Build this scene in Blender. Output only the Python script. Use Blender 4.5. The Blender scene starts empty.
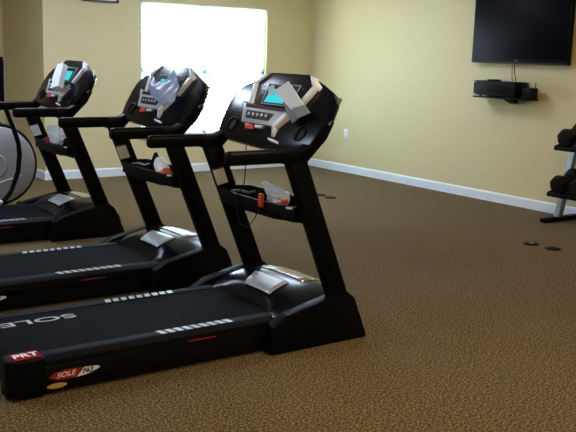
import bpy, bmesh, math, random
from mathutils import Vector, Matrix
from mathutils import noise as mnoise
random.seed(7)
S = bpy.context.scene
COL = S.collection
R = math.radians

# ------------------------------------------------------------------ materials
def mat(name, col, rough=.6, metal=0.0, bump=0.0, bscale=60, var=0.0, vscale=8, spec=.5, coat=0.0):
    m = bpy.data.materials.new(name); m.use_nodes = True
    nt = m.node_tree; b = nt.nodes['Principled BSDF']
    b.inputs['Roughness'].default_value = rough
    b.inputs['Metallic'].default_value = metal
    b.inputs['Specular IOR Level'].default_value = spec
    b.inputs['Coat Weight'].default_value = coat
    b.inputs['Base Color'].default_value = (*col, 1)
    tc = nt.nodes.new('ShaderNodeTexCoord')
    n = nt.nodes.new('ShaderNodeTexNoise'); n.inputs['Scale'].default_value = vscale
    n.inputs['Detail'].default_value = 3
    nt.links.new(tc.outputs['Object'], n.inputs['Vector'])
    mx = nt.nodes.new('ShaderNodeMix'); mx.data_type = 'RGBA'
    v = var if var else .04
    mx.inputs['A'].default_value = (*[c * (1 - v) for c in col], 1)
    mx.inputs['B'].default_value = (*[min(1, c * (1 + v)) for c in col], 1)
    nt.links.new(n.outputs['Fac'], mx.inputs['Factor'])
    nt.links.new(mx.outputs['Result'], b.inputs['Base Color'])
    if bump:
        n2 = nt.nodes.new('ShaderNodeTexNoise'); n2.inputs['Scale'].default_value = bscale
        n2.inputs['Detail'].default_value = 4
        nt.links.new(tc.outputs['Object'], n2.inputs['Vector'])
        bp = nt.nodes.new('ShaderNodeBump'); bp.inputs['Strength'].default_value = bump
        bp.inputs['Distance'].default_value = .01
        nt.links.new(n2.outputs['Fac'], bp.inputs['Height'])
        nt.links.new(bp.outputs['Normal'], b.inputs['Normal'])
    return m

def emis(name, col, strength):
    m = bpy.data.materials.new(name); m.use_nodes = True
    nt = m.node_tree; nt.nodes.clear()
    e = nt.nodes.new('ShaderNodeEmission'); e.inputs['Color'].default_value = (*col, 1)
    e.inputs['Strength'].default_value = strength
    o = nt.nodes.new('ShaderNodeOutputMaterial'); nt.links.new(e.outputs[0], o.inputs[0])
    return m

def carpet_mat():
    m = bpy.data.materials.new('brown_carpet'); m.use_nodes = True
    nt = m.node_tree; b = nt.nodes['Principled BSDF']
    b.inputs['Roughness'].default_value = .95; b.inputs['Specular IOR Level'].default_value = .12
    b.inputs['Sheen Weight'].default_value = .12; b.inputs['Sheen Roughness'].default_value = .5
    b.inputs['Sheen Tint'].default_value = (.85, .85, .8, 1)
    tc = nt.nodes.new('ShaderNodeTexCoord')
    n = nt.nodes.new('ShaderNodeTexNoise'); n.inputs['Scale'].default_value = 92; n.inputs['Detail'].default_value = 3
    n.inputs['Roughness'].default_value = .7
    nt.links.new(tc.outputs['Object'], n.inputs['Vector'])
    cr = nt.nodes.new('ShaderNodeValToRGB')
    cr.color_ramp.elements[0].position = .41; cr.color_ramp.elements[0].color = (.014, .0078, .0016, 1)
    cr.color_ramp.elements[1].position = .60; cr.color_ramp.elements[1].color = (.30, .192, .062, 1)
    e = cr.color_ramp.elements.new(.5); e.color = (.086, .052, .0150, 1)
    nt.links.new(n.outputs['Fac'], cr.inputs['Fac'])
    n3 = nt.nodes.new('ShaderNodeTexNoise'); n3.inputs['Scale'].default_value = 1.1; n3.inputs['Detail'].default_value = 2
    nt.links.new(tc.outputs['Object'], n3.inputs['Vector'])
    mr = nt.nodes.new('ShaderNodeMapRange'); mr.inputs['To Min'].default_value = .82; mr.inputs['To Max'].default_value = 1.08
    nt.links.new(n3.outputs['Fac'], mr.inputs['Value'])
    mx = nt.nodes.new('ShaderNodeMix'); mx.data_type = 'RGBA'; mx.blend_type = 'MULTIPLY'; mx.inputs['Factor'].default_value = 1
    nt.links.new(cr.outputs['Color'], mx.inputs['A']); nt.links.new(mr.outputs['Result'], mx.inputs['B'])
    nt.links.new(mx.outputs['Result'], b.inputs['Base Color'])
    bp = nt.nodes.new('ShaderNodeBump'); bp.inputs['Strength'].default_value = .5; bp.inputs['Distance'].default_value = .012
    nt.links.new(n.outputs['Fac'], bp.inputs['Height']); nt.links.new(bp.outputs['Normal'], b.inputs['Normal'])
    return m

def translucent(name, col, tcol, mix=.5, rough=.5, transp=0.0):
    m = bpy.data.materials.new(name); m.use_nodes = True
    nt = m.node_tree; b = nt.nodes['Principled BSDF']
    b.inputs['Base Color'].default_value = (*col, 1); b.inputs['Roughness'].default_value = rough
    t = nt.nodes.new('ShaderNodeBsdfTranslucent'); t.inputs['Color'].default_value = (*tcol, 1)
    ms = nt.nodes.new('ShaderNodeMixShader'); ms.inputs[0].default_value = mix
    nt.links.new(b.outputs[0], ms.inputs[1]); nt.links.new(t.outputs[0], ms.inputs[2])
    out = nt.nodes['Material Output']; last = ms
    if transp:
        tr = nt.nodes.new('ShaderNodeBsdfTransparent')
        m2 = nt.nodes.new('ShaderNodeMixShader'); m2.inputs[0].default_value = transp
        nt.links.new(ms.outputs[0], m2.inputs[1]); nt.links.new(tr.outputs[0], m2.inputs[2]); last = m2
    nt.links.new(last.outputs[0], out.inputs[0])
    return m

M = dict(
    wall=mat('tan_wall_paint', (.69, .585, .325), .75, bump=.25, bscale=45, var=.03, vscale=14),
    ceil=mat('ceiling_white', (.8, .79, .74), .9, bump=.2, bscale=90),
    white=mat('white_trim_paint', (.80, .84, .88), .45),
    carpet=carpet_mat(),
    plastic=mat('black_plastic', (.0018, .0018, .0022), .42, bump=.08, bscale=400, spec=.10),
    gloss=mat('black_gloss_shell', (.002, .0023, .0045), .22, spec=.22),
    metal=mat('black_powder_metal', (.0016, .0016, .0018), .5, bump=.06, bscale=500, spec=.09),
    face=mat('dark_console_face', (.006, .005, .006), .3, spec=.4),
    belt=mat('treadmill_belt', (.0038, .0040, .0052), .75, bump=.35, bscale=260, var=.35, vscale=120, spec=.05),
    rail=mat('ribbed_side_rail', (.003, .0032, .004), .6, spec=.1),
    silver=mat('silver_plastic', (.50, .52, .56), .35, metal=.1),
    bright=mat('bright_silver', (.82, .84, .88), .3, metal=.05),
    grey=mat('grey_plastic', (.13, .135, .145), .45),
    red=mat('red_print', (.30, .012, .016), .45),
    redl=mat('label_red', (.22, .008, .012), .8, spec=.08),
    redp=mat('red_plastic', (.62, .05, .03), .35),
    wht=mat('white_print', (.80, .80, .80), .5),
    paper=mat('white_paper', (.86, .89, .93), .7, var=.05, vscale=30),
    greyp=mat('grey_printed_page', (.30, .31, .32), .6, var=.4, vscale=25),
    yellow=mat('yellow_sticker', (.50, .30, .05), .5, var=.15, vscale=90),
    stripe=mat('foot_rail_stripe', (.50, .54, .62), .35, metal=.3),
    belttext=mat('belt_print', (.42, .43, .44), .6),
    hoodlab=mat('silver_hood_label', (.60, .64, .68), .30, metal=.35, var=.12, vscale=40),
    hoodlab2=mat('bronze_hood_label', (.50, .44, .42), .16, metal=.7, var=.35, vscale=14),
    bag=translucent('white_bag_film', (.85, .88, .93), (.7, .72, .75), .35, .25, .12),
    wrap=translucent('bluish_wrap_film', (.50, .58, .78), (.40, .50, .75), .3, .35, .06),
    clear=translucent('clear_bag_film', (.88, .90, .96), (.6, .62, .68), .2, .2, .06),
    bottle=mat('white_bottle', (.78, .82, .86), .35),
    orange=mat('orange_red_cap', (.62, .09, .03), .35),
    tv=mat('tv_bezel', (.003, .003, .003), .5, spec=.1),
    tvscreen=mat('tv_screen_glass', (.003, .002, .005), .4, spec=.05),
    tvstrip=mat('tv_lower_trim', (.03, .028, .026), .5, spec=.15),
    elec=mat('device_black', (.004, .0035, .003), .5, spec=.12),
    rubber=mat('dumbbell_rubber', (.006, .0045, .004), .6, bump=.1, bscale=200, spec=.2),
    chrome=mat('chrome_handle', (.55, .55, .55), .25, metal=1.0),
    rackgrey=mat('rack_grey_metal', (.38, .40, .42), .4, metal=.3),
    ellgrey=mat('elliptical_silver_housing', (.42, .43, .45), .42, metal=.25, var=.06, vscale=5),
    screen=emis('lcd_cyan', (.05, .72, .80), 1.0),
    lamp=emis('fill_glow', (1.0, .93, .78), 5.0),
    plate=mat('dark_floor_plate', (.006, .0045, .003), .6, spec=.1),
    glint=mat('glint_metal', (.8, .8, .78), .25, metal=.9),  # stands in for the glint on a floor outlet cover
    framed=mat('dark_picture_frame', (.05, .055, .06), .4),
    art=mat('pale_print', (.55, .62, .60), .6, var=.15, vscale=6),
    slat=translucent('blind_slat', (.85, .9, .92), (.85, .93, .96), .55, .5),
)
def glass_mat():
    m = bpy.data.materials.new('window_glass'); m.use_nodes = True
    nt = m.node_tree; nt.nodes.clear()
    t = nt.nodes.new('ShaderNodeBsdfTransparent'); t.inputs[0].default_value = (.95, .99, 1, 1)
    g = nt.nodes.new('ShaderNodeBsdfGlossy'); g.inputs['Roughness'].default_value = .02
    x = nt.nodes.new('ShaderNodeMixShader'); x.inputs[0].default_value = .05
    o = nt.nodes.new('ShaderNodeOutputMaterial')
    nt.links.new(t.outputs[0], x.inputs[1]); nt.links.new(g.outputs[0], x.inputs[2]); nt.links.new(x.outputs[0], o.inputs[0])
    return m
M['glass'] = glass_mat()

# ------------------------------------------------------------------ mesh helpers
class MB:
    def __init__(self): self.bm = bmesh.new()
    def _add(self, verts, faces):
        vs = [self.bm.verts.new(v) for v in verts]
        for f in faces:
            try: self.bm.faces.new([vs[i] for i in f])
            except ValueError: pass
        return vs
    def box(self, c, s, rot=None, bev=0.0, seg=2):
        t = bmesh.new(); bmesh.ops.create_cube(t, size=1)
        for v in t.verts: v.co = Vector((v.co.x * s[0], v.co.y * s[1], v.co.z * s[2]))
        if bev: bmesh.ops.bevel(t, geom=list(t.edges), offset=bev, segments=seg, affect='EDGES', profile=.5)
        mt = Matrix.Translation(Vector(c)) @ (rot.to_4x4() if rot is not None else Matrix.Identity(4))
        return self._merge(t, mt)
    def _merge(self, t, mt=Matrix.Identity(4)):
        t.verts.ensure_lookup_table()
        self._add([mt @ v.co for v in t.verts], [[v.index for v in f.verts] for f in t.faces])
        t.free(); return self
    def hull(self, bot, top, bev=0.0, seg=2):
        """closed solid between two equal-length point loops"""
        t = bmesh.new(); n = len(bot)
        a = [t.verts.new(p) for p in bot]; b = [t.verts.new(p) for p in top]
        t.faces.new(a[::-1]); t.faces.new(b)
        for i in range(n): t.faces.new([a[i], a[(i + 1) % n], b[(i + 1) % n], b[i]])
        bmesh.ops.recalc_face_normals(t, faces=list(t.faces))
        if bev: bmesh.ops.bevel(t, geom=list(t.edges), offset=bev, segments=seg, affect='EDGES', profile=.5)
        t.verts.index_update()
        return self._merge(t)
    def prism_y(self, prof, y0, y1, bev=0.0, seg=2):
        return self.hull([(x, y0, z) for x, z in prof], [(x, y1, z) for x, z in prof], bev, seg)
    def prism_z(self, prof, z0, z1, bev=0.0, seg=2):
        return self.hull([(x, y, z0) for x, y in prof], [(x, y, z1) for x, y in prof], bev, seg)
    def tube(self, pts, r, n=10, caps=True):
        pts = [Vector(p) for p in pts]; rings = []
        rr = r if isinstance(r, (list, tuple)) else [r] * len(pts)
        up = Vector((0, 0, 1)); prev = None
        for i, p in enumerate(pts):
            d = (pts[min(i + 1, len(pts) - 1)] - pts[max(i - 1, 0)]).normalized()
            if prev is None:
                a = d.cross(up)
                if a.length < 1e-3: a = d.cross(Vector((1, 0, 0)))
            else:
                a = prev - d * prev.dot(d)
            a.normalize(); prev = a; b = d.cross(a)
            rings.append([self.bm.verts.new(p + (a * math.cos(2 * math.pi * k / n) + b * math.sin(2 * math.pi * k / n)) * rr[i]) for k in range(n)])
        for i in range(len(rings) - 1):
            for k in range(n):
                self.bm.faces.new([rings[i][k], rings[i][(k + 1) % n], rings[i + 1][(k + 1) % n], rings[i + 1][k]])
        if caps:
            self.bm.faces.new(rings[0][::-1]); self.bm.faces.new(rings[-1])
        return self
    def lathe(self, prof, c, axis='Z', n=28, mt=None):
        """prof: (radius, height) list, closed at both ends"""
        t = bmesh.new(); rings = []
        for r, h in prof:
            rings.append([t.verts.new((r * math.cos(2 * math.pi * k / n), r * math.sin(2 * math.pi * k / n), h)) for k in range(n)])
        for i in range(len(rings) - 1):
            for k in range(n):
                t.faces.new([rings[i][k], rings[i][(k + 1) % n], rings[i + 1][(k + 1) % n], rings[i + 1][k]])
        t.faces.new(rings[0][::-1]); t.faces.new(rings[-1])
        rot = {'Z': Matrix.Identity(4), 'Y': Matrix.Rotation(R(-90), 4, 'X'), 'X': Matrix.Rotation(R(90), 4, 'Y')}[axis]
        t.verts.index_update()
        return self._merge(t, (mt if mt is not None else Matrix.Translation(Vector(c)) @ rot))
    def build(self, name, material, parent=None, smooth=30, loc=None):
        bmesh.ops.recalc_face_normals(self.bm, faces=list(self.bm.faces))
        me = bpy.data.meshes.new(name); self.bm.to_mesh(me); self.bm.free()
        me.materials.append(material)
        if smooth:
            me.polygons.foreach_set('use_smooth', [True] * len(me.polygons))
            me.set_sharp_from_angle(angle=R(smooth))
        o = bpy.data.objects.new(name, me); COL.objects.link(o)
        if parent is not None: o.parent = parent
        if loc is not None: o.location = loc
        return o

def tag(o, label=None, cat=None, group=None, kind=None):
    if label: o['label'] = label
    if cat: o['category'] = cat
    if group: o['group'] = group
    if kind: o['kind'] = kind
    return o
def empty(name, loc=(0, 0, 0), rz=0):
    e = bpy.data.objects.new(name, None); COL.objects.link(e); e.location = loc; e.rotation_euler.z = rz
    e.empty_display_size = .05
    return e
def copy_tree(o, parent=None):
    c = o.copy(); COL.objects.link(c); c.parent = parent
    for ch in list(o.children): copy_tree(ch, c)
    return c
def text_mesh(body, name, material, parent, mt, size=.1, shear=0.0, extrude=.0006, bold=0.0, sx=1.0):
    cu = bpy.data.curves.new(name + '_c', 'FONT'); cu.body = body; cu.size = size; cu.shear = shear
    cu.extrude = extrude; cu.align_x = 'CENTER'; cu.align_y = 'CENTER'; cu.offset = bold
    tmp = bpy.data.objects.new('tmp', cu); COL.objects.link(tmp)
    bpy.context.view_layer.update()
    me = bpy.data.meshes.new_from_object(tmp.evaluated_get(bpy.context.evaluated_depsgraph_get()))
    bpy.data.objects.remove(tmp); bpy.data.curves.remove(cu)
    me.transform(mt @ Matrix.Diagonal((sx, 1, 1, 1)))
    me.materials.clear(); me.materials.append(material); me.name = name
    o = bpy.data.objects.new(name, me); COL.objects.link(o); o.parent = parent
    return o
def frame_mt(o, ex, ey):
    ex = Vector(ex).normalized(); ey = Vector(ey).normalized(); ez = ex.cross(ey)
    m = Matrix((ex, ey, ez)).transposed().to_4x4(); m.translation = Vector(o); return m

# ------------------------------------------------------------------ room
XR, YB, XC, YF, XL, YN, H = 6.174, 6.205, 2.44, 7.6, -2.6, -5.2, 2.72
WX0, WX1, WZ0, WZ1 = 3.63, 5.43, .46, 2.055
def struct(o): o['kind'] = 'structure'; return o
T = .12
m = MB(); m.box(((XL + XR) / 2, (YN + YF) / 2, -.05), (XR - XL + .5, YF - YN + .5, .1)); struct(m.build('floor', M['carpet'], smooth=0))
m = MB(); m.box(((XL + XR) / 2, (YN + YF) / 2, H + .05), (XR - XL + .5, YF - YN + .5, .1)); struct(m.build('ceiling', M['ceil'], smooth=0))
m = MB(); m.box((XR + T / 2, (YN + YB) / 2, H / 2), (T, YB - YN + 2 * T, H)); struct(m.build('wall_right', M['wall'], smooth=0))
m = MB()
def wb(x0, x1, z0, z1): m.box(((x0 + x1) / 2, YB + T / 2, (z0 + z1) / 2), (x1 - x0, T, z1 - z0))
wb(XC, WX0, 0, H); wb(WX1, XR, 0, H); wb(WX0, WX1, 0, WZ0); wb(WX0, WX1, WZ1, H)
m.box((XC + T / 2, (YB + T + YF + T) / 2, H / 2), (T, YF - YB, H))
struct(m.build('wall_back', M['wall'], smooth=0))
m = MB(); m.box(((XL + XC) / 2, YF + T / 2, H / 2), (XC - XL, T, H)); struct(m.build('wall_recess', M['wall'], smooth=0))
m = MB(); m.box((XL - T / 2, (YN + YF) / 2, H / 2), (T, YF - YN + T, H)); struct(m.build('wall_left', M['wall'], smooth=0))
m = MB(); m.box(((XL + XR) / 2, YN - T / 2, H / 2), (XR - XL, T, H)); struct(m.build('wall_near', M['wall'], smooth=0))
# baseboards: profile with a bevelled top
def baseboard(name, p, q, inward):
    p, q, n = Vector(p), Vector(q), Vector(inward)
    prof = [(0, 0), (.016, 0), (.016, .085), (.010, .098), (0, .102)]
    f = lambda P: [(P + n * a) + Vector((0, 0, z)) for a, z in prof]
    b = MB(); b.hull(f(p), f(q)); struct(b.build(name, M['white'], smooth=0))
baseboard('baseboard_right', (XR, YB, 0), (XR, YN, 0), (-1, 0, 0))
baseboard('baseboard_back', (XC - .016, YB, 0), (XR - .016, YB, 0), (0, -1, 0))
baseboard('baseboard_recess', (XC, YB, 0), (XC, YF, 0), (-1, 0, 0))

# window: outer frame, sashes, glass and two hanging blinds
w = MB()
fw = .045; yw = YB + .075
for x0, x1, z0, z1 in ((WX0, WX1, WZ1 - fw, WZ1), (WX0, WX1, WZ0, WZ0 + fw), (WX0, WX0 + fw, WZ0, WZ1), (WX1 - fw, WX1, WZ0, WZ1),
                       (4.505, 4.555, WZ0, WZ1), (WX0, WX1, 1.235, 1.285)):
    w.box(((x0 + x1) / 2, yw, (z0 + z1) / 2), (x1 - x0, .05, z1 - z0), bev=.004)
win = struct(w.build('window_1', M['white']))
g = MB(); g.box(((WX0 + WX1) / 2, yw + .03, (WZ0 + WZ1) / 2), (WX1 - WX0, .006, WZ1 - WZ0)); g.build('window_pane', M['glass'], win, 0)
s_ = MB(); s_.box(((WX0 + WX1) / 2, YB + .02, WZ0 - .012), (WX1 - WX0 + .02, .09, .024), bev=.005); struct(s_.build('trim_1', M['white']))
for i, (a, b) in enumerate(((WX0 + .02, 4.527), (4.533, WX1 - .02))):
    e = empty('window_blind', ((a + b) / 2, YB + .025, WZ1)); wd = b - a
    tag(e, ['white slatted blind in the left half of the bright window', 'white slatted blind in the right half of the window, nearer the room corner'][i], 'blind', 'window blinds')
    v = MB(); v.box((0, -.012, -.065), (wd, .035, .11), bev=.006); v.build('valance', M['slat'], e)
    sl = MB(); nz = 33
    for k in range(nz):
        z = -.14 - k * (1.42 / nz)
        sl.box((0, 0, z), (wd - .002, .046, .002), Matrix.Rotation(R(-38), 3, 'X'))
    sl.build('slats', M['slat'], e, 0)
    br = MB(); br.box((0, 0, -1.572), (wd - .02, .03, .02), bev=.004); br.build('bottom_rail', M['white'], e)
    cd = MB()
    for x in (-wd * .32, wd * .32): cd.tube([(x, -.024, -.12), (x, -.024, -1.56)], .0015, 5)
    cd.build('ladder_cord', M['white'], e)

# framed print above the back wall, only its bottom edge in the picture
e = empty('picture_frame', (3.12, YB - .0, 2.27)); tag(e, 'dark framed pale print cut off by the photo top, left of the window', 'picture')
m = MB()
for c, s in (((0, -.0125, -.244), (.44, .025, .014)), ((0, -.0125, .24), (.44, .025, .024)), ((-.208, -.0125, 0), (.024, .025, .5)), ((.208, -.0125, 0), (.024, .025, .5))): m.box(c, s, bev=.004)
m.build('frame', M['framed'], e)
m = MB(); m.box((0, -.008, 0), (.40, .008, .46)); m.build('mat_board', M['paper'], e, 0)
m = MB(); m.box((0, -.0125, .02), (.26, .002, .30)); m.build('print', M['art'], e, 0)

# outlet on the right wall
e = empty('wall_outlet', (XR, 5.415, .505)); tag(e, 'small white outlet plate low on the tan right-hand wall', 'outlet')
m = MB(); m.box((-.003, 0, 0), (.006, .072, .116), bev=.0025); m.build('cover_plate', M['white'], e)
m = MB()
for z in (-.027, .027): m.box((-.007, 0, z), (.004, .034, .036), bev=.0015)
m.build('socket', M['white'], e)

# ------------------------------------------------------------------ television, shelf, boxes
e = empty('television', (XR, 2.604, 1.47)); tag(e, 'large black flat television mounted high on the right wall', 'television')
m = MB(); m.box((-.055, .012, .39), (.045, 1.25, .78), bev=.006); m.build('cabinet', M['tv'], e)
m = MB(); m.box((-.0785, .012, .405), (.003, 1.20, .70), bev=.001); m.build('screen', M['tvscreen'], e)
m = MB(); m.box((-.078, .012, .010), (.008, 1.245, .016), bev=.003); m.build('lower_trim', M['tvstrip'], e)
m = MB(); m.box((-.0805, .02, .034), (.002, .05, .008)); m.build('logo_badge', M['grey'], e, 0)
m = MB(); m.box((-.016, 0, .4), (.032, .4, .3), bev=.004); m.build('wall_mount', M['metal'], e)

e = empty('wall_shelf', (XR, 2.72, 1.118)); tag(e, 'black wall shelf under the television', 'shelf')
m = MB(); m.box((-.105, .0, 0), (.21, .70, .016), bev=.004); m.build('shelf_board', M['elec'], e)
m = MB(); m.hull([(0, -.09, -.008), (-.12, -.09, -.008), (0, -.09, -.06)], [(0, .02, -.008), (-.12, .02, -.008), (0, .02, -.06)]); m.build('bracket', M['elec'], e, 0)
e = empty('media_player', (XR - .112, 2.785, 1.126)); tag(e, 'wide black media box resting on the wall shelf', 'media player')
m = MB(); m.box((0, 0, .087), (.195, .56, .150), bev=.006); m.build('housing', M['elec'], e)
for y in (-.2, .2):
    for x in (-.07, .07):
        m = MB(); m.lathe([(.014, 0), (.014, .013)], (x, y, 0), n=12); m.build('foot', M['rubber'], e)
m = MB(); m.box((-.099, .02, .09), (.004, .40, .08), bev=.001); m.build('front_panel', M['tv'], e)
for z in (.150, .022):
    m = MB(); m.box((-.0995, .258, z), (.003, .026, .006)); m.build('glint_mark', M['bright'], e, 0)  # bright bars modelled as the glints at the box's left end
m = MB(); m.box((-.01, .08, .170), (.09, .11, .016), bev=.006); m.build('cable_bundle', M['rubber'], e)
e = empty('router_box', (XR - .115, 2.395, 1.126)); tag(e, 'small black box right of the wide media box below the television', 'router')
m = MB(); m.box((0, 0, .055), (.10, .13, .11), bev=.006); m.build('housing', M['elec'], e)
for y in (-.045, .045):
    m = MB(); m.tube([(.03, y, .10), (.03, y, .165)], .005, 8); m.build('antenna', M['elec'], e)
m = MB()
m.tube([(6.115, 2.655, 1.50), (6.11, 2.655, 1.43), (6.10, 2.64, 1.37), (6.085, 2.61, 1.33), (6.07, 2.60, 1.292)], .0045, 8)
m.tube([(6.115, 2.68, 1.50), (6.115, 2.69, 1.42), (6.11, 2.68, 1.34), (6.10, 2.66, 1.292)], .003, 8)
tag(m.build('television_cable', M['rubber']), 'thin dark cable hanging from the television to the media box', 'cable')

# ------------------------------------------------------------------ dumbbell rack
RX, RY = 5.70, 1.80          # left end of the rack, runs to -y
e = empty('dumbbell_rack', (RX + .2, RY - .6, 0)); tag(e, 'two tier black and grey dumbbell rack against the right wall', 'dumbbell rack')
for sgn in (1, -1):
    y = .58 * sgn
    m = MB(); m.box((0, y, .022), (.52, .07, .044), bev=.01); m.build('foot', M['metal'], e)
    m = MB(); m.prism_y([(-.07, .04), (.0, .04), (.215, .86), (.215, .92), (.165, .92)], y - .03, y + .03, bev=.006); m.build('upright', M['rackgrey'], e)
def tier(xf, z):
    m = MB()
    m.prism_y([(xf, z), (xf + .29, z + .082), (xf + .29, z + .097), (xf, z + .018)], -.60, .60, bev=.003)
    t = m.build('tray', M['metal'], e)
    m = MB(); m.prism_y([(xf - .010, z - .004), (xf + .004, z - .004), (xf + .002, z + .035), (xf - .012, z + .033)], -.60, .60, bev=.003); m.build('front_lip', M['metal'], t)
    m = MB(); m.prism_y([(xf + .28, z + .04), (xf + .292, z + .04), (xf + .292, z + .12), (xf + .28, z + .12)], -.60, .60, bev=.003); m.build('back_lip', M['metal'], t)
    for yy in (.60, -.60):
        m = MB(); m.prism_y([(xf - .006, z - .004), (xf + .29, z + .078), (xf + .29, z + .11), (xf - .006, z + .034)], yy - .004, yy + .004); m.build('end_plate', M['metal'], t, 0)
tier(-.195, .255); tier(-.145, .69)
def dumbbell():
    r = empty('dumbbell', (0, 0, 0))
    m = MB(); m.tube([(-.07, 0, 0), (-.03, 0, 0), (0, 0, 0), (.03, 0, 0), (.07, 0, 0)], [.014, .016, .018, .016, .014], 14); m.build('handle', M['chrome'], r)
    for s in (-1, 1):
        m = MB(); t = bmesh.new()
        pr = [(.055, .050), (.082, .062), (.090, .080), (.090, .130), (.080, .150), (.052, .157)]
        mt = Matrix.Rotation(R(90 * s), 4, 'Y') @ Matrix.Rotation(R(22.5), 4, 'Z')
        m.lathe(pr, None, n=8, mt=mt); m.build('head', M['rubber'], r, 25)
    return r
tl = math.atan2(.085, .30)
proto = dumbbell()
spots = []
for tz, xf, nm in ((.255, -.195, 'lower'), (.69, -.145, 'upper')):
    for k in range(3):
        spots.append((RX + .2 + xf + .15 - .0865 * math.sin(tl), RY - .6 + .49 - k * .215, tz + .0575 + .0878, nm, k))
ordn = ['at its left end', 'second from its left end', 'third from its left end']
for i, (x, y, z, nm, k) in enumerate(spots):
    d = proto if i == 0 else copy_tree(proto)
    d.location = (x, y, z); d.rotation_euler = (0, -tl, 0)
    tag(d, 'black rubber dumbbell on the %s tray of the rack, %s' % (nm, ordn[k]), 'dumbbell', 'dumbbells on the rack')

# floor outlet covers in the carpet
for x, y, lab in ((4.70, 4.02, 'dark floor outlet cover behind the frontmost upright, the one nearer the window'),
                  (4.69, 3.82, 'dark floor outlet cover just right of the frontmost upright, farther from the window'),
                  (4.75, 1.185, 'dark floor outlet cover with a bright modelled highlight on the open carpet'),
                  (4.757, .965, 'plain dark oval floor outlet cover nearer the dumbbell rack')):
    f = empty('floor_outlet_cover', (x, y, 0)); tag(f, lab, 'floor outlet', 'floor outlet covers in the carpet')
    m = MB(); m.lathe([(.064, 0), (.064, .004), (.057, .009), (.03, .011)], (0, 0, 0), n=28); m.build('cover', M['plate'], f)
    if abs(y - 1.185) < .01:
        m = MB(); m.box((-.005, -.01, .0125), (.03, .028, .005), bev=.0015); m.build('highlight', M['glint'], f)  # bright metal chip modelled in place of a glint on the cover

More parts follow.
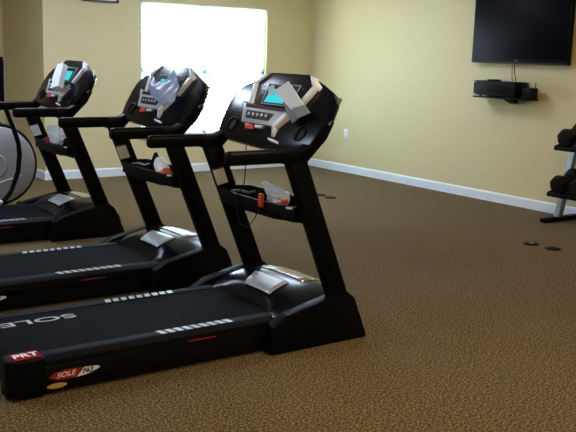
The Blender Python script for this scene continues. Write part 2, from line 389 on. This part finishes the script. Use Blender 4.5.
# ------------------------------------------------------------------ treadmill
YC = .445
CT = R(58)
CO = Vector((1.70, 0, 1.35)); EU = Vector((math.cos(CT), 0, math.sin(CT))); EN = Vector((-math.sin(CT), 0, math.cos(CT))); EV = Vector((0, 1, 0))
def C(v, u, w=0.0): return CO + EV * v + EU * u + EN * w
def make_treadmill():
    r = empty('treadmill', (0, YC, 0))
    hw = .37                                    # half width of the deck
    # deck with rounded rear corners
    m = MB()
    m.prism_z([(.06, -hw), (1.50, -hw), (1.50, hw), (.06, hw)], .032, .14, bev=.008)
    dk = m.build('deck_frame', M['plastic'], r)
    # belt that wraps over the rear roller
    m = MB(); hb = .272
    top = [(1.50, .173)] + [(.085 + .044 * math.cos(R(90 + 22.5 * k)), .129 + .044 * math.sin(R(90 + 22.5 * k))) for k in range(9)] + [(1.50, .085)]
    m.prism_y(top, -hb, hb); belt = m.build('running_belt', M['belt'], r)
    # name printed on the belt, read from the window side
    text_mesh('SOLE', 'belt_name', M['belttext'], belt, frame_mt((.347, .168, .1738), (-1, 0, 0), (0, -1, 0)), size=.092, bold=.001, sx=1.85, extrude=.0003)
    for s in (-1, 1):
        m = MB()
        yi, yo = s * (hb + .004), s * (hw + .004)
        sec = [(yi, .16), (yi, .177), (yi + s * .062, .177), (yo, .160), (yo, .120), (yi, .120)]
        m.hull([(.17, y, z) for y, z in sec], [(1.50, y, z) for y, z in sec], bev=.004)
        rl = m.build('side_rail', M['rail'], r)
        for k in range(9):
            x = .765 + k * .046
            m = MB(); m.prism_z([(x - .010, yi + s * .006), (x + .020, yi + s * .006), (x + .032, yi + s * .056), (x + .002, yi + s * .056)], .1765, .1785)
            m.build('foot_stripe', M['stripe'], rl, 0)
        m = MB()   # side skirt
        m.prism_z([(.14, s * (hw - .01)), (1.40, s * (hw - .01)), (1.40, s * (hw + .012)), (.14, s * (hw + .012))], .03, .142, bev=.006)
        m.build('side_skirt', M['gloss'], r)
        # rear end cap
        m = MB()
        a = [(.02, s * (hb + .0)), (.185, s * (hb - .0)), (.185, s * (hw + .016)), (.055, s * (hw + .016)), (.02, s * (hw - .02))]
        m.prism_z(a, .012, .184, bev=.014, seg=3)
        cap = m.build('rear_end_cap', M['plastic'], r)
        if s < 0:
            m = MB(); m.box((.112, s * .328, .1855), (.125, .090, .003), Matrix.Rotation(R(4), 3, 'Z')); lb = m.build('warning_label', M['redl'], cap, 0)
            tag(lb, 'red warning label')
            text_mesh('PRT', 'warning_print', M['wht'], lb, frame_mt((.112, s * .328, .1872), (1, .05, 0), (-.05, 1, 0)), size=.066, bold=.0015, shear=.1)
        m = MB(); m.lathe([(.03, 0), (.03, .03)], (.10, s * .33, 0), n=14); m.build('rubber_foot', M['rubber'], cap)
    # side decals on the camera side (right-hand) skirt
    y1 = -(hw + .0135)
    def decal(pts, name, material, dy=.0015):
        m = MB(); m.hull([(x, y1, z) for x, z in pts], [(x, y1 - dy, z) for x, z in pts]); return m.build(name, material, r, 0)
    d = decal(((.195, .086), (.235, .070), (.315, .068), (.352, .108), (.27, .112), (.215, .102)), 'name_decal', M['red'])
    text_mesh('SOLE', 'name_print', M['wht'], d, frame_mt((.272, y1 - .0018, .090), (1, 0, .03), (0, 0, 1)), size=.031, shear=.25, bold=.0004, sx=1.2)
    d2 = decal(((.322, .068), (.375, .074), (.432, .093), (.425, .103), (.358, .108)), 'model_decal', M['wht'])
    text_mesh('F63', 'model_print', M['plastic'], d2, frame_mt((.372, y1 - .0018, .0905), (1, 0, .03), (0, 0, 1)), size=.031, shear=.3, bold=.0009, sx=1.05)
    decal([(.232 + .046 * math.cos(2 * math.pi * k / 20), .0455 + .012 * math.sin(2 * math.pi * k / 20)) for k in range(20)], 'yellow_sticker', M['yellow'])
    # small red lettering further along, too small to read
    m = MB(); m.hull([(.875, y1, .1345), (1.03, y1, .1345), (1.035, y1, .139), (.95, y1, .140), (.90, y1, .1405), (.88, y1, .139)],
                     [(.875, y1 - .001, .1345), (1.03, y1 - .001, .1345), (1.035, y1 - .001, .139), (.95, y1 - .001, .140), (.90, y1 - .001, .1405), (.88, y1 - .001, .139)])
    m.build('small_red_print', M['red'], r, 0)

    # motor hood
    hk = .372
    prof = [(1.375, .176), (1.43, .212), (1.52, .252), (1.64, .280), (1.76, .286), (1.87, .262), (1.93, .19), (1.94, .05), (1.375, .05)]
    nseg = 12; t = bmesh.new(); rings = []
    for j in range(nseg + 1):
        v = -1 + 2 * j / nseg; y = v * hk
        drop = .045 * abs(v) ** 3; back = .075 * (v * v) if abs(v) <= 1 else 0
        ring = []
        for i, (x, z) in enumerate(prof):
            xx = x + (.075 - back if i in (0,) else (.05 - back * .66 if i == 1 else 0)) * 1.0
            zz = z - (drop if 1 <= i <= 6 else 0)
            ring.append(t.verts.new((xx, y, max(zz, .05))))
        rings.append(ring)
    for j in range(nseg):
        for i in range(len(prof)):
            k = (i + 1) % len(prof)
            t.faces.new([rings[j][i], rings[j][k], rings[j + 1][k], rings[j + 1][i]])
    t.faces.new(rings[0][::-1]); t.faces.new(rings[-1]); t.verts.index_update()
    m = MB(); m._merge(t); hood = m.build('motor_hood', M['gloss'], r, 40)
    def hoodz(x, v):
        for (xa, za), (xb, zb) in zip(prof, prof[1:]):
            if xa <= x <= xb: z = za + (zb - za) * (x - xa) / (xb - xa); break
        return z - .045 * abs(v / hk) ** 3
    def patch(pts, name, material, n=6):
        a, b, c, d_ = [Vector(p) for p in pts]; t = bmesh.new(); g = []
        for i in range(n + 1):
            row = []
            for j in range(n + 1):
                p = a.lerp(b, i / n).lerp(d_.lerp(c, i / n), j / n)
                row.append(t.verts.new((p.x, p.y, hoodz(p.x, p.y) + .003)))
            g.append(row)
        for i in range(n):
            for j in range(n): t.faces.new([g[i][j], g[i + 1][j], g[i + 1][j + 1], g[i][j + 1]])
        t.verts.index_update(); m = MB(); m._merge(t); o = m.build(name, material, hood)
        so = o.modifiers.new('s', 'SOLIDIFY'); so.thickness = .002; return o
    patch([(1.485, .075), (1.615, .16), (1.63, -.15), (1.485, -.175)], 'hood_label', M['hoodlab'])
    patch([(1.685, .215), (1.815, .20), (1.815, -.175), (1.690, -.185)], 'hood_badge', M['hoodlab2'])

    # uprights, boots, stickers, handlebars
    for s in (-1, 1):
        yo, yi = s * .445, s * .368
        m = MB(); m.prism_y([(1.32, .0), (1.945, .0), (1.945, .02), (1.852, .236), (1.80, .275), (1.70, .255), (1.42, .195), (1.335, .15)], min(yo, yi), max(yo, yi), bev=.010)
        m.build('upright_boot', M['plastic'], r)
        m = MB(); m.prism_y([(1.715, .21), (1.832, .21), (1.497, 1.02), (1.385, 1.02)], min(s * .437, s * .372), max(s * .437, s * .372), bev=.010)
        up = m.build('upright', M['metal'], r)
        if s > 0:
            # white instruction sticker on the inner face of the far upright
            yf = s * .3715; dirx = Vector((-.32, 0, .80)).normalized(); wx = Vector((1, 0, .22)).normalized()
            c0 = Vector((1.498, yf, .80))
            q = lambda a, b: c0 + wx * a + dirx * b
            m = MB(); m.hull([q(-.036, -.05), q(.036, -.05), q(.036, .05), q(-.036, .05)], [p + Vector((0, -.0015, 0)) for p in (q(-.036, -.05), q(.036, -.05), q(.036, .05), q(-.036, .05))])
            st = m.build('sticker', M['paper'], up, 0)
            m = MB(); pp = (q(-.036, .042), q(.036, .042), q(.036, .05), q(-.036, .05))
            m.hull([p + Vector((0, -.0014, 0)) for p in pp], [p + Vector((0, -.0022, 0)) for p in pp]); m.build('red_band', M['redl'], st, 0)
        # handlebar with rounded grip and the bracket carrying the console
        m = MB()
        m.box((1.255, s * .405, 1.004), (.40, .058, .070), bev=.022, seg=4)
        m.build('handlebar', M['plastic'], r)
        m = MB()
        m.prism_y([(1.375, .965), (1.50, .955), (1.63, 1.08), (1.68, 1.17), (1.615, 1.165), (1.55, 1.075), (1.48, 1.038), (1.385, 1.038)], min(s * .440, s * .368), max(s * .440, s * .368), bev=.012)
        m.build('console_bracket', M['plastic'], r)
    # accessory tray between the uprights
    m = MB(); ty = .368
    m.hull([(1.500, -ty, .668), (1.605, -ty, .645), (1.605, ty, .645), (1.500, ty, .668)], [(1.500, -ty, .680), (1.605, -ty, .657), (1.605, ty, .657), (1.500, ty, .680)])
    def wallp(x0, x1, zb, zt, ze):
        lo = [(-ty, zb), (-.2, zb - .018), (.2, zb - .018), (ty, zb), (ty, ze), (.2, zt), (-.2, zt), (-ty, ze)]
        m.hull([(x0, y, z) for y, z in lo], [(x1, y, z) for y, z in lo], bev=.004)
    wallp(1.492, 1.512, .662, .722, .735); wallp(1.594, 1.612, .638, .765, .745)
    tr = m.build('accessory_tray', M['plastic'], r)
    m = MB(); m.box((1.489, -.325, .724), (.004, .055, .010), Matrix.Rotation(R(-6), 3, 'X'), bev=.001); m.build('tray_trim', M['bright'], tr)
    for y in (-.06, .12):
        m = MB(); m.box((1.553, y, .695), (.085, .012, .045), bev=.003); m.build('tray_divider', M['plastic'], tr)
    m = MB(); m.tube([(1.53, .29, .725), (1.545, .22, .735), (1.56, .16, .728), (1.585, .135, .74)], .008, 8); m.build('cup_clip', M['grey'], tr)

    # console
    ol = [(.0, .052), (.19, .036), (.30, .0), (.415, -.045), (.462, -.095), (.474, -.165), (.462, -.27), (.435, -.345), (.33, -.385), (0, -.40)]
    ol = ol + [(-v, u) for v, u in ol[-2:0:-1]]
    m = MB()
    sc = lambda k, dv=0: [((abs(v) * k) * (1 if v > 0 else -1) if v else 0, (u + .17) * k - .17) for v, u in ol]
    t = bmesh.new(); loops = []
    for k, w in ((.84, -.075), (.94, -.062), (.99, -.040), (1.0, -.012), (.995, -.003), (.975, .0)):
        loops.append([t.verts.new(C(v, u, w)) for v, u in sc(k)])
    for a, b in zip(loops, loops[1:]):
        for i in range(len(ol)):
            j = (i + 1) % len(ol); t.faces.new([a[i], a[j], b[j], b[i]])
    t.faces.new(loops[0][::-1]); t.faces.new(loops[-1]); t.verts.index_update(); m._merge(t)
    con = m.build('console', M['gloss'], r, 40)
    # raised black display pod edged by a silver bow
    def plate(pts, w0, w1, name, material, parent, bev=0, k=1.0):
        m = MB(); m.hull([C(v, u, w0) for v, u in pts], [C(v * k, u, w1) for v, u in pts], bev=bev); return m.build(name, material, parent, 30 if bev else 0)
    po_ = [(.185, .040), (-.185, .040), (-.265, -.038), (-.200, -.165), (.200, -.165), (.265, -.038)]
    pod = plate(po_, -.01, .016, 'display_pod', M['face'], con, .003)
    for s in (-1, 1):
        bow = [(.180, .036), (.197, .040), (.278, -.036), (.212, -.166), (.192, -.166), (.254, -.038)]
        a, b = bow[:3], bow[3:]
        # upper arm thin, lower arm wider
        plate([(s * v, u) for v, u in (bow[0], bow[1], bow[2], bow[5])], .0, .022, 'bow_upper_arm', M['silver'], pod, .002)
        plate([(s * v, u) for v, u in ((.290, -.040), (.252, -.036), (.196, -.166), (.230, -.166))], .0, .026, 'bow_lower_arm', M['bright'], pod, .003)
        m = MB()
        q = [(.222, .034), (.318, -.022), (.306, -.048), (.270, -.044), (.205, .018)]
        q2 = [(.210, .026), (.285, -.026), (.280, -.040), (.262, -.038), (.203, .016)]
        m.hull([C(s * v, u, -.012) for v, u in q], [C(s * v, u, .024) for v, u in q2], bev=.002)
        m.build('shoulder_block', M['bright'], pod)
    sf = plate([(.150, -.028), (-.150, -.028), (-.130, -.158), (.130, -.158)], .012, .018, 'screen_surround', M['silver'], pod)
    plate([(.142, -.034), (-.142, -.034), (-.123, -.154), (.123, -.154)], .0175, .0192, 'screen_frame', M['face'], pod)
    plate([(.098, -.062), (-.098, -.062), (-.105, -.146), (.105, -.146)], .019, .0204, 'lit_screen', M['screen'], pod)
    for s in (-1, 1):
        for k in range(4):
            v, u = s * (.168 + .014 * (k % 2)), -.125 + .026 * k
            plate([(v - .006, u - .006), (v + .010, u - .003), (v + .010, u + .002), (v - .006, u - .001)], .0155, .0172, 'red_display_mark', M['red'], pod)
    # control panel
    pan = plate([(.290, -.166), (-.165, -.176), (-.095, -.282), (.222, -.280)], -.006, .020, 'control_panel', M['silver'], con, .003)
    plate([(.260, -.169), (-.150, -.178), (-.140, -.194), (.250, -.190)], .019, .0215, 'dark_strip', M['face'], pan)
    plate([(.235, -.177), (-.060, -.183), (-.060, -.187), (.235, -.182)], .021, .0225, 'red_strip_print', M['redl'], pan)
    plate([(.226, -.206), (-.050, -.212), (-.030, -.258), (.196, -.256)], .019, .0215, 'button_field', M['face'], pan)
    for k in range(5):
        v = .180 - k * .042
        plate([(v + .010, -.222), (v - .008, -.222), (v - .011, -.240), (v + .007, -.240)], .021, .026, 'button', M['silver'], pan, .0015)
    plate([(.318, -.150), (.276, -.152), (.262, -.190), (.288, -.195)], -.002, .018, 'panel_tab', M['silver'], pan, .003)
    # stop / start keys
    m = MB(); q = [(.185, -.284), (.105, -.284), (.085, -.312), (.160, -.318)]
    m.hull([C(v, u, -.002) for v, u in q], [C(v, u, .016) for v, u in q], bev=.004); m.build('stop_key', M['redp'], con)
    m = MB(); q = [(.085, -.287), (.0, -.284), (.022, -.300), (.072, -.304)]
    m.hull([C(v, u, -.002) for v, u in q], [C(v, u, .016) for v, u in q], bev=.003); m.build('start_key', M['bright'], con)
    # silver blade running from the right end of the panel to the bottom lip
    m = MB()
    m.hull([C(-.135, -.196, .0), C(-.195, -.205, .0), C(-.125, -.290, .0), C(-.085, -.286, .0)], [C(-.140, -.198, .026), C(-.180, -.205, .026), C(-.115, -.288, .026), C(-.088, -.286, .026)], bev=.003)
    bl = m.build('silver_blade', M['bright'], con)
    m = MB(); m.hull([C(-.085, -.284, .0), C(-.125, -.288, .0), C(-.130, -.335, .0), C(-.110, -.338, .0)], [C(-.088, -.284, .025), C(-.115, -.288, .025), C(-.125, -.335, .012), C(-.112, -.338, .012)], bev=.002)
    m.build('blade_tip', M['silver'], bl)
    m = MB(); m.hull([C(-.085, -.345, -.002), C(-.10, -.362, -.002), C(-.19, -.372, -.002), C(-.18, -.357, -.002)], [C(-.085, -.345, .012), C(-.10, -.360, .012), C(-.19, -.370, .010), C(-.18, -.357, .010)], bev=.002)
    m.build('bottom_lip', M['bright'], con)
    # cup recesses on both wings
    for s in (-1, 1):
        m = MB(); cc = C(s * .325, -.295, 0); n = 24
        pr = [(.036, -.002), (.044, -.002), (.044, .005), (.038, .007), (.034, .001)]
        rot = Matrix((EU.cross(EN), EU, EN)).transposed().to_4x4(); rot = frame_mt(cc, EV, -EU) if False else frame_mt(cc, (0, -1, 0), EU)
        m.lathe(pr, None, n=n, mt=rot); m.build('cup_ring', M['plastic'], con)
    # pale marks on the outer flanks
    for s in (-1, 1):
        for v, u, L in ((.452, -.085, .05), (.461, -.19, .04)):
            q = [C(s * v, u + L / 2, -.037), C(s * v, u + L / 2, -.018), C(s * v, u - L / 2, -.018), C(s * v, u - L / 2, -.037)]
            m = MB(); m.hull(q, [p + Vector((0, s * .007, 0)) for p in q]); m.build('flank_mark', M['grey'], con, 0)
    return r

TY = [YC, YC + 1.30, YC + 3.03]
tm = make_treadmill()
labs = ['black treadmill nearest the camera, whole deck in view with red and white side decal',
        'middle black treadmill standing in front of the bright window',
        'black treadmill farthest back, next to the silver elliptical']
for i in range(3):
    t = tm if i == 0 else copy_tree(tm)
    t.location = (0, TY[i], 0)
    tag(t, labs[i], 'treadmill', 'row of treadmills')

# ------------------------------------------------------------------ things left on the treadmills
def W(i, v, u, w): return C(v, u, w) + Vector((0, TY[i], 0))
def slab(b, pts, th):
    p = [Vector(q) for q in pts]; n = (p[1] - p[0]).cross(p[3] - p[0]).normalized() * th
    b.hull(p, [q + n for q in p])
# instruction booklet standing on the frontmost console
e = empty('instruction_booklet', W(0, -.16, -.17, .05)); tag(e, 'folded white instruction booklet propped on the frontmost treadmill console', 'booklet')
def L(o, p): return Vector(p) - Vector(o.location)
m = MB(); slab(m, [L(e, W(0, .045, -.082, .032)), L(e, W(0, -.063, -.025, .050)), L(e, W(0, -.330, -.168, .056)), L(e, W(0, -.215, -.190, .038))], .006)
m.build('white_cover', M['paper'], e, 0)
m = MB(); slab(m, [L(e, W(0, -.215, -.182, .047)), L(e, W(0, -.325, -.160, .064)), L(e, W(0, -.400, -.200, .060)), L(e, W(0, -.300, -.228, .042))], .005)
pg = m.build('grey_page', M['greyp'], e, 0); tag(pg, 'grey printed page')
m = MB(); slab(m, [L(e, W(0, -.080, -.144, .030)), L(e, W(0, -.112, -.128, .034)), L(e, W(0, -.300, -.228, .040)), L(e, W(0, -.262, -.256, .034))], .008)
m.build('dark_spine', M['grey'], e, 0)
m = MB()
slab(m, [W(0, .135, -.060, .026), W(0, .085, -.040, .028), W(0, .035, -.095, .027), W(0, .068, -.115, .026)], .003)
tag(m.build('plastic_tag', M['bag'], smooth=0), 'small translucent tag left of the white booklet on the frontmost console', 'tag')

# crumpled film over the middle console
def crumple(name, fn, nu, nv, amp, material, seed, thick=.001):
    t = bmesh.new(); g = []
    for i in range(nu + 1):
        row = []
        for j in range(nv + 1):
            p = Vector(fn(i / nu, j / nv)); q = p * 16 + Vector((seed, seed * 2, 0))
            p += Vector((mnoise.noise(q), mnoise.noise(q + Vector((9, 0, 0))), mnoise.noise(q + Vector((0, 9, 0))))) * amp
            row.append(t.verts.new(p))
        g.append(row)
    for i in range(nu):
        for j in range(nv): t.faces.new([g[i][j], g[i + 1][j], g[i + 1][j + 1], g[i][j + 1]])
    t.verts.index_update(); m = MB(); m._merge(t); o = m.build(name, material, None, 25)
    so = o.modifiers.new('s', 'SOLIDIFY'); so.thickness = thick; so.offset = 0
    return o
def film(a, b):
    # a: 0 left..1 right, b: 0 bottom..1 top; two pointed upper corners
    def lerp(p, q, t): return [x + (y - x) * t for x, y in zip(p, q)]
    k = a * 3
    top = [(.185, -.055), (.050, -.108), (-.060, -.098), (-.088, -.004)]
    bot = [(.130, -.165), (-.010, -.225), (-.185, -.262), (-.300, -.225)]
    i = min(2, int(k)); v0, u0 = lerp(top[i], top[i + 1], k - i); v1, u1 = lerp(bot[i], bot[i + 1], k - i)
    bulge = .05 * max(0, (a - .66) / .34) * math.sin(math.pi * b)
    return W(1, v1 + (v0 - v1) * b - bulge, u1 + (u0 - u1) * b, .050 + .028 * math.sin(math.pi * a) * math.sin(math.pi * b) + .008 * b)
tag(crumple('plastic_wrap', film, 30, 24, .012, M['wrap'], 3), 'crumpled bluish plastic wrap with two pointed corners on the middle treadmill console', 'plastic wrap')

# white box on the far console
e = empty('carton', W(2, 0.03, -.15, .04)); tag(e, 'white upright carton leaning on the farthest treadmill console', 'carton')
D2 = -.12
m = MB()
slab(m, [L(e, W(2, .175 + D2, -.055, .062)), L(e, W(2, .060 + D2, -.043, .062)), L(e, W(2, -.110 + D2, -.250, .066)), L(e, W(2, .020 + D2, -.280, .066))], -.045)
m.build('carton_body', M['paper'], e, 0)
m = MB(); slab(m, [L(e, W(2, .235 + D2, -.070, .030)), L(e, W(2, .175 + D2, -.055, .063)), L(e, W(2, .110 + D2, -.125, .064)), L(e, W(2, .165 + D2, -.14, .030))], .002)
m.build('carton_flap', M['paper'], e, 0)

def blob_bag(name, c, rx, ry, rz, material, seed, neck, rot=0):
    """tied plastic bag: crumpled body narrowing to a twisted neck"""
    t = bmesh.new(); bmesh.ops.create_icosphere(t, subdivisions=4, radius=1)
    nd = Vector(neck).normalized()
    for v in t.verts:
        d = v.co.normalized(); q = d * 3.2 + Vector((seed, 0, seed))
        k = 1 + .20 * mnoise.noise(q) + .12 * mnoise.noise(q * 2.6) + .06 * mnoise.noise(q * 6)
        p = Vector((d.x * rx, d.y * ry, d.z * rz)) * k
        a = max(0, d.dot(nd) - .72) / .28
        p += nd * (a ** 1.5) * Vector(neck).length
        v.co = p
    t.verts.index_update(); m = MB(); m._merge(t)
    return m.build(name, material, None, 30, loc=c)
e = blob_bag('plastic_bag', (1.553, TY[0] - .135, .748), .040, .088, .052, M['bag'], 2, (0, .070, .040))
tag(e, 'crumpled white plastic bag lying in the tray of the frontmost treadmill', 'plastic bag')
m = MB(); m.box((-.02, -.085, -.010), (.04, .025, .025), bev=.01); m.build('red_contents', M['redp'], e)
# safety key with its cords
e = empty('safety_key', (1.480, TY[0] - .080, .728)); tag(e, 'red safety clip on a thin black cord at the frontmost treadmill tray', 'safety key')
m = MB(); m.box((0, 0, 0), (.018, .036, .072), bev=.006); m.build('clip', M['redp'], e)
m = MB()
m.tube([L(e, (1.53, TY[0] + .155, 1.03)), L(e, (1.53, TY[0] + .155, .90)), L(e, (1.525, TY[0] + .157, .79)), L(e, (1.505, TY[0] + .165, .742)), L(e, (1.485, TY[0] + .17, .72)), L(e, (1.482, TY[0] + .16, .62)), L(e, (1.482, TY[0] + .12, .565)), L(e, (1.482, TY[0] + .05, .56)), L(e, (1.482, TY[0] + .0, .60)), L(e, (1.482, TY[0] - .05, .66)), (0, .0, -.02)], .003, 6)
m.build('cord', M['rubber'], e)

# spray bottle in the middle tray
e = empty('spray_bottle', (1.553, TY[1] - .12, .733), 0); e.rotation_euler = (R(-52), 0, R(0))
tag(e, 'white spray bottle with orange red base lying in the middle treadmill tray', 'bottle')
m = MB(); m.lathe([(.012, .105), (.026, .09), (.042, .06), (.046, .03), (.046, -.05), (.044, -.056)], (0, 0, 0)); m.build('bottle_body', M['bottle'], e)
m = MB(); m.lathe([(.0475, -.030), (.048, -.082), (.042, -.090), (.02, -.093)], (0, 0, 0)); m.build('base_band', M['orange'], e)
m = MB(); m.lathe([(.016, .10), (.016, .122), (.011, .128)], (0, 0, 0), n=16); m.box((0, .018, .135), (.024, .07, .024), bev=.006); m.box((0, .04, .112), (.01, .012, .035), bev=.003); m.build('spray_head', M['rubber'], e)
# crinkled clear bag in the far tray
e = blob_bag('clear_bag', (1.553, TY[2] + .04, .772), .046, .135, .085, M['clear'], 11, (0, .06, .03))
tag(e, 'crinkled clear plastic bag in the tray of the farthest treadmill', 'plastic bag')
m = MB(); m.box((-.04, .06, -.035), (.05, .06, .05), bev=.012); m.build('dark_red_contents', M['red'], e)

# ------------------------------------------------------------------ elliptical at the left edge
e = empty('elliptical_trainer', (1.25, 4.32, 0)); tag(e, 'silver and black elliptical trainer cut off by the left edge, behind the treadmills', 'elliptical trainer')
m = MB()
m.lathe([(.16, -.075), (.30, -.066), (.335, -.050), (.345, 0), (.335, .050), (.30, .066), (.16, .075)], (.052, 0, .455), 'Y', 48)
m.build('flywheel_housing', M['ellgrey'], e, 35)
m = MB()
n = 48
ring = [(.052 + .345 * math.cos(2 * math.pi * k / n), 0, .455 + .345 * math.sin(2 * math.pi * k / n)) for k in range(n + 1)]
m.tube(ring, .026, 10); m.build('housing_rim', M['plastic'], e)
m = MB(); m.lathe([(.10, -.088), (.11, -.075), (.11, -.06)], (.02, 0, .455), 'Y', 32); m.build('hub_cover', M['ellgrey'], e)
m = MB(); m.tube([(-.10, -.079, .25), (.05, -.079, .305), (.17, -.077, .335), (.27, -.072, .365)], [.003, .005, .006, .002], 8); m.build('pale_stripe', M['bright'], e)  # thin pale stripe across the lower housing face
m = MB(); m.box((-.35, 0, .05), (1.5, .09, .07), bev=.012); m.box((.36, 0, .035), (.09, .56, .07), bev=.014); m.box((-1.05, 0, .035), (.09, .56, .07), bev=.014); m.build('base_frame', M['metal'], e)
m = MB(); m.prism_y([(-.02, .07), (.08, .07), (.04, 1.34), (-.05, 1.34)], -.04, .04, bev=.012); m.build('console_post', M['metal'], e)
m = MB(); m.box((-.03, 0, 1.42), (.06, .30, .22), Matrix.Rotation(R(-30), 3, 'Y'), bev=.02); m.build('console', M['plastic'], e)
for s in (-1, 1):
    y = .20 * s
    m = MB()
    m.tube([(.05, y, 1.40), (.055, y, 1.34), (.055, y, 1.2), (.062, y, 1.04), (.15, y, .80), (.192, y, .66), (.198, y, .56), (.18, y, .41), (.116, y, .24), (.04, y, .15)],
           [.027, .030, .028, .023, .022, .022, .022, .021, .020, .020], 12)
    m.build('swing_arm', M['plastic'], e)
    m = MB(); m.tube([(.03, y, .15), (-.25, y, .22), (-.75, y, .24), (-1.02, y, .20)], .022, 10); m.build('pedal_rail', M['bright'], e)
    m = MB(); m.box((-.55, y, .275), (.36, .13, .035), bev=.012); m.build('pedal', M['rubber'], e)

# ------------------------------------------------------------------ ceiling fill panels added to shape the room light (above the picture)
COOL, WARM, AMBER = (.79, .94, 1.24), (1.0, .84, .62), (1.0, .66, .28)
LX = [(4.1, 4.2, 50, COOL), (1.6, 4.3, 50, COOL), (1.9, -1.2, 48, WARM), (-.4, -2.8, 46, WARM), (-1.3, 2.2, 70, COOL), (4.9, .6, 15, AMBER)]  # unseen fills, tinted to set the wall and floor tones
for i, (x, y, en, lc) in enumerate(LX):
    e = empty('fill_panel', (x, y, H))
    tag(e, 'added ceiling fill panel with white frame', 'fill light', 'added fill panels')
    m = MB()
    for c, s in (((0, .6, -.006), (.62, .02, .012)), ((0, -.6, -.006), (.62, .02, .012)), ((.3, 0, -.006), (.02, 1.22, .012)), ((-.3, 0, -.006), (.02, 1.22, .012))): m.box(c, s)
    m.build('frame', M['white'], e, 0)
    l = bpy.data.lights.new('fill_lamp', 'AREA'); l.shape = 'RECTANGLE'; l.size = .58; l.size_y = 1.18
    l.energy = en; l.color = lc
    lo = bpy.data.objects.new('fill_lamp', l); COL.objects.link(lo); lo.parent = e; lo.location = (0, 0, -.008)

# daylight
wd = bpy.data.worlds.new('World'); S.world = wd; wd.use_nodes = True
bg = wd.node_tree.nodes['Background']; bg.inputs['Color'].default_value = (.80, .93, 1.0, 1); bg.inputs['Strength'].default_value = 24
p = bpy.data.lights.new('window_portal', 'AREA'); p.shape = 'RECTANGLE'; p.size = WX1 - WX0; p.size_y = WZ1 - WZ0; p.cycles.is_portal = True
po = bpy.data.objects.new('window_portal', p); COL.objects.link(po); po.location = ((WX0 + WX1) / 2, YB + T + .01, (WZ0 + WZ1) / 2); po.rotation_euler = (R(-90), 0, 0)

# ------------------------------------------------------------------ camera
cam = bpy.data.cameras.new('camera'); co = bpy.data.objects.new('camera', cam); COL.objects.link(co)
f_px, pitch, roll, yaw = 877.0, .182, .031, .948
fwv = Vector((math.cos(pitch) * math.cos(yaw), math.cos(pitch) * math.sin(yaw), -math.sin(pitch)))
rt = fwv.cross(Vector((0, 0, 1))).normalized(); upv = rt.cross(fwv)
r2 = rt * math.cos(roll) + upv * math.sin(roll); u2 = upv * math.cos(roll) - rt * math.sin(roll)
mw = Matrix((r2, u2, -fwv)).transposed().to_4x4(); mw.translation = Vector((-1.08, -3.449, 1.493))
co.matrix_world = mw
cam.sensor_width = 36; cam.lens = f_px / 576 * 36; cam.clip_start = .05
S.camera = co
S.view_settings.view_transform = 'Standard'; S.view_settings.look = 'None'; S.view_settings.gamma = 1
S.view_settings.use_curve_mapping = False
S.view_settings.exposure = 0.0
S.cycles.use_denoising = True
S.cycles.max_bounces = 10; S.cycles.diffuse_bounces = 6; S.cycles.transmission_bounces = 8; S.cycles.transparent_max_bounces = 12
S.cycles.caustics_reflective = False; S.cycles.caustics_refractive = False
S.cycles.sample_clamp_indirect = 6
